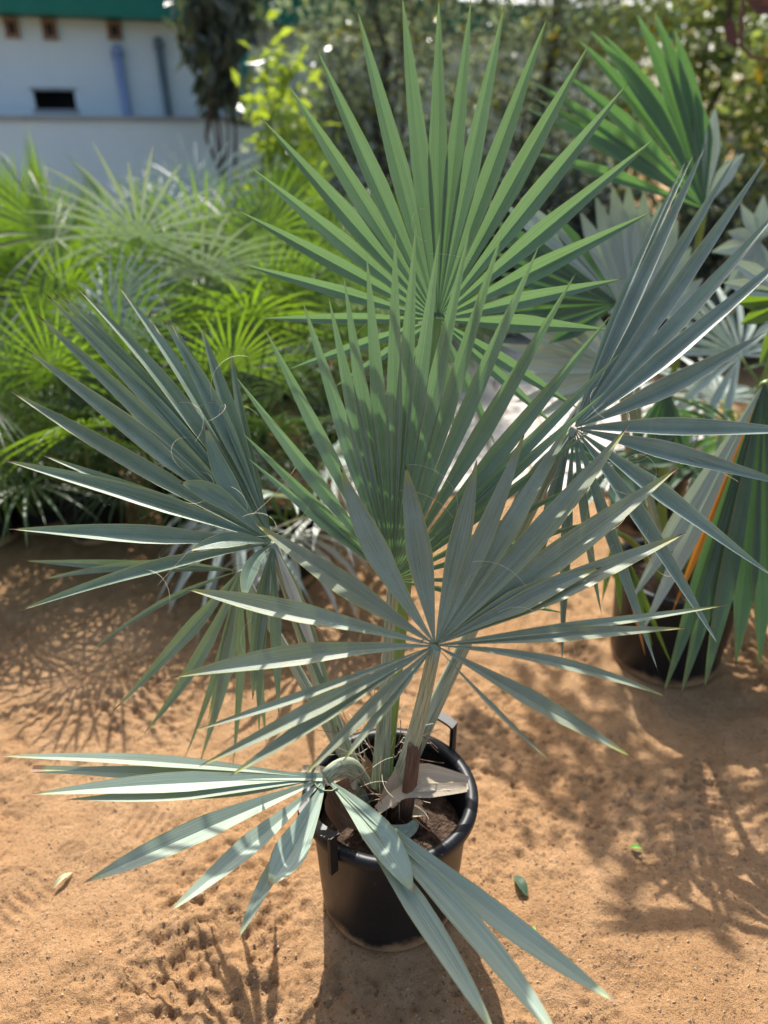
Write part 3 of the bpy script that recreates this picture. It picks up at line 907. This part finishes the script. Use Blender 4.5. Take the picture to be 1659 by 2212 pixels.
def boots():
    rnd = random.Random(9)
    angs = [k*2*math.pi/9 for k in range(9)] + [-2.7, -2.25, -1.85, -1.45, -1.0, -.55]
    for k, a in enumerate(angs):
        a += rnd.uniform(-.15, .15)
        d = Vector((math.cos(a), math.sin(a), 0))
        b = CROWN + d*(.030 if k < 9 else .046) + Vector((0, 0, -.02))
        h = rnd.uniform(.11, .20) if k < 9 else rnd.uniform(.05, .12)
        lean = rnd.uniform(.015, .045)
        pts = [b, b + d*lean*.5 + Vector((0, 0, h*.45)), b + d*lean*1.2 + Vector((0, 0, h*.8)), b + d*lean*2.1 + Vector((0, 0, h))]
        mb = MB()
        mb.strip(pts, [.030, .027, .020, .008], [-d]*4, .55, across=(-1, -.6, -.2, .2, .6, 1))
        palm_part('leaf_base', mb, M[('petiole', 'boot', 'boot', 'redbark', 'dry')[k % 5]])
    # cut brown stub
    b = CROWN + Vector((.045, -.055, -.02))
    t = at(896, 1606, 1.545)
    mb = MB()
    mb.tube([b, b.lerp(t, .5)+Vector((.004, 0, .0)), t], [.024, .020, .018], 8, flat=.6, ref=Vector((.5, -.8, .3)))
    palm_part('cut_stalk', mb, M['boot'])
    # pale dry sheath reaching over the soil to the rim
    for pts_px, wd, mt, fo in (([(835, 1735, 1.66), (870, 1690, 1.66), (925, 1680, 1.655), (1012, 1692, 1.66)], [.018, .030, .030, .014], 'dry', .35),
                               ([(815, 1750, 1.64), (870, 1712, 1.64), (930, 1708, 1.64), (1008, 1700, 1.65)], [.010, .014, .015, .010], 'dry', .2),
                               ([(760, 1700, 1.62), (735, 1715, 1.61), (722, 1745, 1.615), (745, 1790, 1.63)], [.020, .024, .020, .012], 'redbark', .5),
                               ([(800, 1760, 1.64), (770, 1770, 1.62), (740, 1745, 1.61), (715, 1700, 1.60)], [.016, .022, .020, .014], 'boot', .4),
                               ([(800, 1790, 1.645), (835, 1800, 1.63), (880, 1795, 1.635), (900, 1775, 1.64)], [.014, .018, .015, .008], 'petiole', .3),
                               ([(770, 1690, 1.64), (720, 1680, 1.64), (680, 1668, 1.65), (652, 1662, 1.66)], [.016, .018, .016, .009], 'dry', .3)):
        mb = MB()
        P = [at(*q) for q in pts_px]
        Q = []
        for k in range(13):
            t = k/12*3
            i = min(int(t), 2); f = t-i
            p0, p1, p2, p3 = P[max(i-1, 0)], P[i], P[i+1], P[min(i+2, 3)]
            Q.append(0.5*((2*p1) + (p2-p0)*f + (2*p0-5*p1+4*p2-p3)*f*f + (3*p1-p0-3*p2+p3)*f**3))
        W = [np.interp(k/12*3, range(4), wd) for k in range(13)]
        nn = [(Vector((0, -.55, .8)) + Vector((rnd.uniform(-.2, .2), 0, rnd.uniform(-.2, .2)))).normalized() for _ in Q]
        mb.strip(Q, W, nn, fo, across=(-1, -.6, -.2, .2, .6, 1))
        palm_part('dry_sheath', mb, M[mt])
    # hairs round the crown
    for k in range(80):
        a = rnd.uniform(0, 6.28)
        s = CROWN + Vector((math.cos(a)*.05, math.sin(a)*.05, rnd.uniform(.02, .25)))
        d = Vector((math.cos(a), math.sin(a), rnd.uniform(-.3, .9))).normalized()
        cr = Vector((rnd.uniform(-1, 1), rnd.uniform(-1, 1), rnd.uniform(-1, 1)))*.35
        pts = [s]
        for j in range(12):
            pts.append(pts[-1]+d*.009)
            d = (d + cr*.6 + Vector((0, 0, -.04))).normalized()
            cr = Matrix.Rotation(.25, 3, d) @ cr
        mb = MB(); mb.tube(pts, .0006 if k % 2 else .0010, 3, caps=False)
        palm_part('fibre', mb, M['fibre' if k % 2 else 'redbark'])
boots()

# ------------------------------------------------------------------ pots
def lathe(mb, prof, n=64, mat=0):
    s = len(mb.v)
    for r, z in prof:
        for j in range(n):
            a = 2*math.pi*j/n
            mb.v.append(Vector((r*math.cos(a), r*math.sin(a), z)))
    for i in range(len(prof)-1):
        for j in range(n):
            a, b = s+i*n+j, s+i*n+(j+1) % n
            mb.face((a, b, b+n, a+n), None, mat)

def make_pot(x, y, R, r, H, label, handles=(), group=None, n=64, rz=0, soil_z=None, soil_label=None):
    t = empty('plant_pot', (x, y, 0), rz)
    tag(t, label, 'pot', group)
    k = R/.205
    mb = MB()
    lathe(mb, [(0.001, .006), (r-.015, .004), (r-.004, .001), (r, .010), (r+.004*k, .02), (R-.020*k, H-.030*k), (R-.018*k, H-.026*k)], n)
    lathe(mb, [(R-.024*k, H-.026*k), (r-.004, .03), (.001, .03)], n)
    mb.build('pot_wall', M['pot'], t)
    mb = MB()
    lathe(mb, [(R-.018*k, H-.034*k), (R-.004*k, H-.032*k), (R, H-.026*k), (R+.0005, H-.008*k), (R-.003*k, H-.001), (R-.016*k, H), (R-.025*k, H-.002), (R-.029*k, H-.009*k), (R-.0295*k, H-.016*k), (R-.024*k, H-.034*k)], n)
    mb.build('pot_rim', M['pot'], t)
    for a in handles:
        mb = MB()
        ca, sa = math.cos(a), math.sin(a)
        d, s = Vector((ca, sa, 0)), Vector((-sa, ca, 0))
        hw = .052
        def P(u, v, z): return d*(R-.004+v) + s*u + Vector((0, 0, z))
        # two flat legs and a slightly bowed grip
        for sg in (-1, 1):
            Mx = Matrix((( s.x, d.x, 0, d.x*(R+.006)+s.x*sg*hw), (s.y, d.y, 0, d.y*(R+.006)+s.y*sg*hw), (0, 0, 1, H), (0, 0, 0, 1)))
            mb.box((-.0045, -.010, -.050), (.0045, .010, .054), 0, Mx)
        seg = 6
        for k2 in range(seg):
            u0, u1 = -hw-.005+(2*hw+.01)*k2/seg, -hw-.005+(2*hw+.01)*(k2+1)/seg
            v0, v1 = .010*(1-(u0/hw)**2), .010*(1-(u1/hw)**2)
            b = len(mb.v)
            for u, v in ((u0, v0), (u1, v1)):
                for dv, dz in ((-.012, .054), (.014, .054), (.014, .061), (-.012, .061)):
                    mb.v.append(P(u, v+dv+.008, H+dz))
            for q in range(4):
                mb.face((b+q, b+(q+1) % 4, b+4+(q+1) % 4, b+4+q))
            if k2 == 0: mb.face((b, b+1, b+2, b+3))
            if k2 == seg-1: mb.face((b+4, b+5, b+6, b+7))
        mb.build('handle', M['pot'], t, smooth=False)
    if soil_z:
        so = MB()
        rs = R-.024*k - (H-soil_z)*(R-r-.02)/H - .002
        rings, n2 = 14, 40
        rnd = random.Random(int(x*100))
        so.v.append(Vector((x, y, soil_z+.02)))
        for i in range(1, rings+1):
            for j in range(n2):
                a = 2*math.pi*j/n2
                q = rs*i/rings
                so.v.append(Vector((x+q*math.cos(a), y+q*math.sin(a), soil_z + .02*(1-i/rings) + rnd.uniform(-.004, .004) - (.012 if i == rings else 0))))
        for j in range(n2):
            so.face((0, 1+j, 1+(j+1) % n2))
        for i in range(rings-1):
            for j in range(n2):
                a, b = 1+i*n2+j, 1+i*n2+(j+1) % n2
                so.face((a, a+n2, b+n2, b))
        tag(so.build('potting_soil', M['soil']), soil_label, 'soil', kind='stuff')
    return t

make_pot(0.014, 1.246, .205, .165, .36, 'large scuffed black plastic pot with two upright handles and a sandy foot',
         handles=(math.radians(57), math.radians(222)), soil_z=.238, soil_label='brown crumbly soil inside the handled black pot', n=96)
make_pot(1.03, 2.20, .235, .185, .38, 'large black pot under the hanging dark green leaf with an orange dying tip', soil_z=.31,
         soil_label='dark soil in the pot under the hanging green leaf')
make_pot(1.28, 3.25, .20, .16, .34, 'black pot of the silver palm behind the blue leaf', soil_z=.28, soil_label='dark soil in the pot of the silver palm')

# ------------------------------------------------------------------ palms behind on that side
P1 = empty('fan_palm', (1.03, 2.20, .3))
tag(P1, 'dark green fan palm with a pleated leaf hanging over its black pot', 'palm')
def joined(lst, **o):
    d = dict(tm=.62, p=1.6, fold=.55); d.update(o)
    return [(a, b, w, None, None, dd, dict(d, **e)) for a, b, w, dd, e in lst]
fan((1651, 826), 2.02, (0, .06), joined([
    (1362, 1300, 46, 0, dict(mat='silver')), (1385, 1370, 40, .02, dict(mat='silver')), (1432, 1500, 44, 0, {}), (1468, 1506, 46, .0, {}), (1522, 1492, 50, 0, {}), (1588, 1442, 54, 0, {}),
    (1640, 1450, 54, 0, {}), (1700, 1440, 54, 0, {}), (1765, 1400, 54, 0, {}), (1825, 1330, 54, 0, {}), (1500, 1300, 46, .05, dict(mat='orange')), (1450, 1330, 20, .06, dict(mat='orange'))]),
    M['deep'], Vector((1.06, 2.2, .31)), bend=(.05, .05, .15), r0=.022, seed=21, root=P1, pet_mat=M['greenstalk'])
fan((1440, 838), 2.25, (0, .06), joined([(1385, 1010, 26, 0, {}), (1412, 1022, 28, 0, {}), (1440, 1024, 28, 0, {}), (1468, 1016, 28, 0, {}), (1492, 1000, 28, 0, {}), (1360, 970, 26, 0, {})]),
    M['deep'], Vector((1.0, 2.24, .31)), bend=(-.05, .03, .2), r0=.018, seed=22, root=P1, pet_mat=M['greenstalk'])
fan((1330, 1150), 2.12, (0, .05), [(1370, 1290, 22), (1340, 1330, 20), (1410, 1400, 20), (1300, 1300, 18), (1452, 1440, 14), (1395, 1420, 12, None, None, 0, dict(mat='orange'))],
    M['lime'], Vector((.98, 2.16, .31)), bend=(-.03, -.02, .1), r0=.014, r1=.008, seed=23, root=P1, pet_mat=M['greenstalk'])
fan((1720, 640), 2.3, (0, .1), joined([(1590, 655, 50, 0, {}), (1600, 700, 46, 0, {}), (1560, 610, 40, 0, dict(mat='silver')), (1575, 560, 40, 0, dict(mat='silver')), (1640, 790, 40, 0, {}), (1800, 800, 40, 0, {}), (1850, 640, 40, 0, {}), (1780, 500, 40, 0, {})]),
    M['lime'], Vector((1.08, 2.25, .31)), bend=(.05, .03, .2), r0=.018, seed=24, root=P1, pet_mat=M['greenstalk'])

P2 = empty('silver_fan_palm', (1.28, 3.25, .27))
tag(P2, 'silver green fan palm with broad pleated leaves standing beside the paved path', 'palm')
fan((1522, 452), 2.70, (0, .15), [
    (1128, 232, 32, 1330, 330), (1140, 172, 34, 1340, 300), (1150, 208, 34, 1340, 325, .03), (1190, 140, 36, 1370, 285), (1238, 78, 38, 1395, 250), (1270, 62, 38, 1410, 235), (1300, 72, 38, 1425, 240, .02),
    (1372, 26, 42, 1455, 215), (1410, 20, 42, 1475, 210), (1455, 60, 42, 1498, 240), (1500, 190, 40, 1518, 300), (1545, 230, 40, 1535, 320, 0, dict(mat='silver')), (1610, 330, 38, 1565, 380, 0, dict(mat='silver')), (1150, 330, 30, 1340, 385, .02)],
    M['bright'], Vector((1.3, 3.25, .28)), bend=(.02, .05, .1), r0=.022, r1=.013, seed=25, root=P2, tm=.5, p=1.5, pet_mat=M['greenstalk'])
fan((1378, 720), 2.9, (0, .05), joined([(1215, 560, 44, 0, {}), (1228, 500, 46, 0, {}), (1252, 455, 48, 0, {}), (1286, 420, 48, 0, {}), (1322, 396, 50, 0, {}), (1356, 392, 50, 0, {}), (1392, 405, 50, 0, {}),
    (1428, 430, 50, 0, {}), (1465, 470, 50, 0, {}), (1495, 530, 48, 0, {}), (1520, 600, 46, 0, {})], fold=.35),
    M['silver'], Vector((1.24, 3.24, .28)), bend=(-.05, .03, .2), r0=.02, seed=26, root=P2)
fan((1335, 655), 2.22, (0, -.1), joined([(1055, 470, 40, 0, {}), (1058, 505, 42, 0, {}), (1062, 545, 42, 0, {}), (1072, 590, 42, 0, {}), (1085, 632, 42, 0, {}), (1105, 672, 42, 0, {}), (1140, 712, 42, 0, {}), (1185, 742, 40, 0, {}),
    (1080, 432, 38, .03, dict(mat='silver')), (1120, 425, 40, .03, dict(mat='silver')), (1180, 450, 40, .02, {})]),
    M['deep'], Vector((1.0, 2.2, .31)), bend=(-.1, .0, .2), r0=.02, seed=27, root=P1)
fan((1330, 1000), 2.2, (0, -1.0), joined([(1185, 940, 34, 0, {}), (1205, 985, 34, 0, {}), (1225, 1040, 34, 0, {}), (1265, 1090, 34, 0, {}), (1330, 1110, 34, 0, {}), (1400, 1095, 34, 0, {}), (1450, 1050, 34, 0, {}), (1480, 995, 34, 0, {}), (1460, 940, 34, 0, {})]),
    M['deep'], Vector((.98, 2.16, .31)), bend=(-.05, -.02, .1), r0=.016, seed=30, root=P1, pet_mat=M['greenstalk'])
fan((1345, 800), 2.15, (-.9, -.2), joined([(1072, 742, 36, 0, {}), (1074, 785, 38, 0, {}), (1082, 828, 38, 0, {}), (1110, 870, 38, 0, {}), (1150, 905, 38, 0, {}), (1205, 935, 36, 0, {}), (1250, 960, 34, 0, {}),
    (1090, 700, 36, 0, {}), (1130, 672, 36, 0, {}), (1190, 650, 36, 0, {}), (1260, 650, 34, 0, {}), (1330, 660, 30, 0, {})], fold=.4, tm=.5),
    M['silver'], Vector((.98, 2.18, .31)), bend=(-.1, -.02, .1), r0=.018, seed=28, root=P1)
fan((1640, 520), 2.8, (0, .1), joined([(1560, 640, 34, 0, {}), (1590, 660, 34, 0, {}), (1625, 670, 34, 0, {}), (1660, 660, 34, 0, {}), (1700, 640, 34, 0, {}), (1560, 590, 34, 0, {}), (1570, 500, 34, 0, {}), (1600, 440, 34, 0, {}), (1650, 420, 34, 0, {}), (1710, 440, 34, 0, {}), (1535, 545, 34, 0, {})], fold=.4, tm=.5),
    M['silver'], Vector((1.33, 3.3, .28)), bend=(.1, .03, .2), r0=.018, seed=29, root=P2)

# ------------------------------------------------------------------ fan palms in rows behind
def fan_world(mb, hub, fwd, nrm, n, spread, L, w, fold, droop, rnd, tm=.45, cup=.0):
    side = fwd.cross(nrm).normalized()
    ts = [0, .12, .3, .48, .65, .8, .92, 1]
    for k in range(n):
        a = -spread + 2*spread*k/(n-1) + rnd.uniform(-.03, .03)
        d = (fwd*math.cos(a) + side*math.sin(a)).normalized()
        ll = L*(0.78+.22*math.cos(a*.6))*rnd.uniform(.9, 1.06)
        dr = droop*rnd.uniform(.6, 1.5)
        pts = [hub + d*(ll*t) + nrm*(cup*ll*t*t) + Vector((0, 0, -1))*(dr*ll*t**2.4) for t in ts]
        tw = rnd.uniform(-.3, .3)
        nn = (nrm*math.cos(tw) + side*math.sin(tw)).normalized()
        mb.strip(pts, [w*.5*profile(t, tm, 1.6) for t in ts], [nn]*len(ts), fold, across=(-1, 0, 0, 1), vs=ts)

def row_palm(name, label, cat, loc, seed, n_leaf, mats, pet, L, w, n_seg, height, spread=2.0, droop=.25, group=None, lean=(.15, 1.15)):
    rnd = random.Random(seed)
    t = empty(name, loc)
    tag(t, label, cat, group)
    ga = 2.39996
    for k in range(n_leaf):
        f = (k+.5)/n_leaf
        az = k*ga + rnd.uniform(-.3, .3)
        tilt = lean[0] + (lean[1]-lean[0])*f**.8           # from upright to leaning out
        d = Vector((math.sin(tilt)*math.cos(az), math.sin(tilt)*math.sin(az), math.cos(tilt)))
        pl = height*(1.0-.45*f)*rnd.uniform(.8, 1.15)
        base = Vector((.03*math.cos(az), .03*math.sin(az), rnd.uniform(0, .08)))
        hub = base + d*pl + Vector((0, 0, -.10*pl*math.sin(tilt)))
        mb = MB()
        pts = [base.lerp(hub, q/4) + Vector((0, 0, .10*pl*math.sin(math.pi*q/8))) for q in range(4)] + [hub]
        mb.tube(pts, [.009, .008, .007, .006, .005], 5, mat=1)
        out = Vector((math.cos(az), math.sin(az), 0))
        fw = (d*.8 + out*.35*math.sin(tilt) + Vector((rnd.uniform(-.25, .25), rnd.uniform(-.25, .25), -.25*f))).normalized()
        up = Vector((-math.cos(az)*math.cos(tilt), -math.sin(az)*math.cos(tilt), math.sin(tilt))) + Vector((rnd.uniform(-.4, .4), rnd.uniform(-.4, .4), 0))
        nrm = (up - fw*up.dot(fw)).normalized()
        fan_world(mb, hub, fw, nrm, n_seg, spread, L*rnd.uniform(.85, 1.1), w, .45, droop*(.5+f), rnd)
        mt = mats[rnd.randrange(len(mats))]
        mb.build('fan_leaf', [M[mt], M['greenstalk']], t)
    return t

ROW = 'green fan palms in the rows before the white building'
protos = []
for i, (nl, mats, L, w, ns, h) in enumerate(((18, ('lime', 'grass', 'grass'), .44, .0155, 22, .80), (20, ('grass', 'grass', 'grass', 'lime'), .42, .013, 26, .72), (16, ('lime', 'grass', 'grass', 'silver'), .50, .018, 20, .88))):
    protos.append((nl, mats, L, w, ns, h))
rr = random.Random(77)
spots = []
for row, (y, x0, x1, n) in enumerate(((3.15, -1.95, -.62, 5), (4.1, -2.7, -.25, 6), (5.1, -3.3, .1, 6), (6.2, -3.9, .2, 6))):
    for k in range(n):
        spots.append((x0+(x1-x0)*k/(n-1)+rr.uniform(-.12, .12), y+rr.uniform(-.15, .15), row))
made = {}
made_pot = None
for i, (x, y, row) in enumerate(spots):
    kind = i % 3
    z = .22
    if kind not in made:
        nl, mats, L, w, ns, h = protos[kind]
        o = row_palm('green_fan_palm', 'x', 'palm', (x, y, z), 40+kind, nl, mats, None, L, w, ns, h, group=ROW)
        made[kind] = o
    else:
        o = copy_tree(made[kind])
        o.location = (x, y, z)
    o.rotation_euler = (0, 0, rr.uniform(0, 6.28))
    s = rr.uniform(.92, 1.15)*(1.0, 1.06, 1.12, 1.22)[row]
    if row == 0: s *= .80
    o.scale = (s, s, s)
    o['label'] = ('short bushy green fan palm in the row of pots beside the bare sand', 'bushy green fan palm in the second row back from the bare sand',
                  'bushy green fan palm in the third row back from the bare sand', 'tall green fan palm in the last row along the low wall')[row]
    o['group'] = ('front', 'second', 'third', 'last')[row] + ' row of potted fan palms'
    if made_pot is None:
        made_pot = make_pot(x, y, .16, .125, .27, 'x', n=32, group='x')
        p = made_pot
    else:
        p = copy_tree(made_pot)
        p.location = (x, y, 0)
    p['label'] = 'small black pot of a fan palm in the ' + ('front row beside the bare sand', 'second row back from the sand', 'third row back from the sand', 'last row along the low wall')[row]
    p['group'] = 'pots of the ' + ('front', 'second', 'third', 'last')[row] + ' row'

# pale palm right behind the main plant, half dried
row_palm('pale_fan_palm', 'pale whitish half dried fan palm in shade behind the main palm', 'palm', (-.42, 2.75, .24), 61, 11, ('pale', 'silver'), None, .42, .034, 12, .34, droop=.5, lean=(.5, 1.4))
make_pot(-.42, 2.75, .15, .12, .27, 'small black pot of the pale half dried palm', n=32)
# tall lime palm at the edge of the rows
row_palm('lime_fan_palm', 'tall upright lime green fan palm glowing against the white wall', 'palm', (-2.15, 4.75, .25), 62, 9, ('lime',), None, .62, .018, 26, 1.05, spread=1.0, droop=.05, lean=(.05, .5))
make_pot(-2.15, 4.75, .16, .125, .27, 'small black pot of the tall lime green palm', n=32)

# ------------------------------------------------------------------ small things on the sand
def fallen(name, label, px, py, ln, wd, ang, mat, cat='leaf', tilt=.1):
    p = to_plane(px, py, Vector((0, 0, .006)), Vector((0, 0, 1)))
    z = gz(p.x, p.y)+.006
    c = Vector((p.x, p.y, z))
    d = Vector((math.cos(ang), math.sin(ang), 0))
    mb = MB()
    pts = [c + d*(ln*(t-.5)) + Vector((0, 0, .010*math.sin(math.pi*t)*ln/.05 + tilt*.01*t)) for t in (0, .12, .3, .5, .7, .88, 1)]
    mb.strip(pts, [wd*.5*q for q in (.08, .55, .92, 1, .85, .5, .03)], [Vector((0, 0, 1))]*7, .4, vs=[0, .1, .3, .5, .7, .85, .95])
    o = mb.build(name, mat)
    return tag(o, label, cat)
fallen('fallen_leaf', 'pale yellow slender leaf lying on the sunny sand', 136, 1900, .055, .016, .95, M['palefallen'])
fallen('fallen_leaf', 'small fresh green leaf lying on the shaded sand', 1373, 1836, .032, .015, -.15, M['fresh'])
fallen('fallen_leaf', 'glossy dark green leaf with white specks lying on the sand', 1124, 1916, .062, .026, -1.2, M['deep'])
fallen('fallen_leaf', 'tiny green leaf scrap lying by the long leaf tip', 1153, 2010, .020, .010, 1.4, M['fresh'])

# dark palm beyond the frame edge, its leaves and shade reach in
row_palm('fan_palm', 'broad dark green fan palm beside the palm with the orange dying tip', 'palm', (1.72, 2.75, .30), 63, 12, ('deep', 'deep', 'silver'), None, .48, .040, 16, .75, droop=.3, lean=(.3, 1.2))
make_pot(1.72, 2.75, .20, .16, .34, 'black pot of the broad dark green palm', n=48)
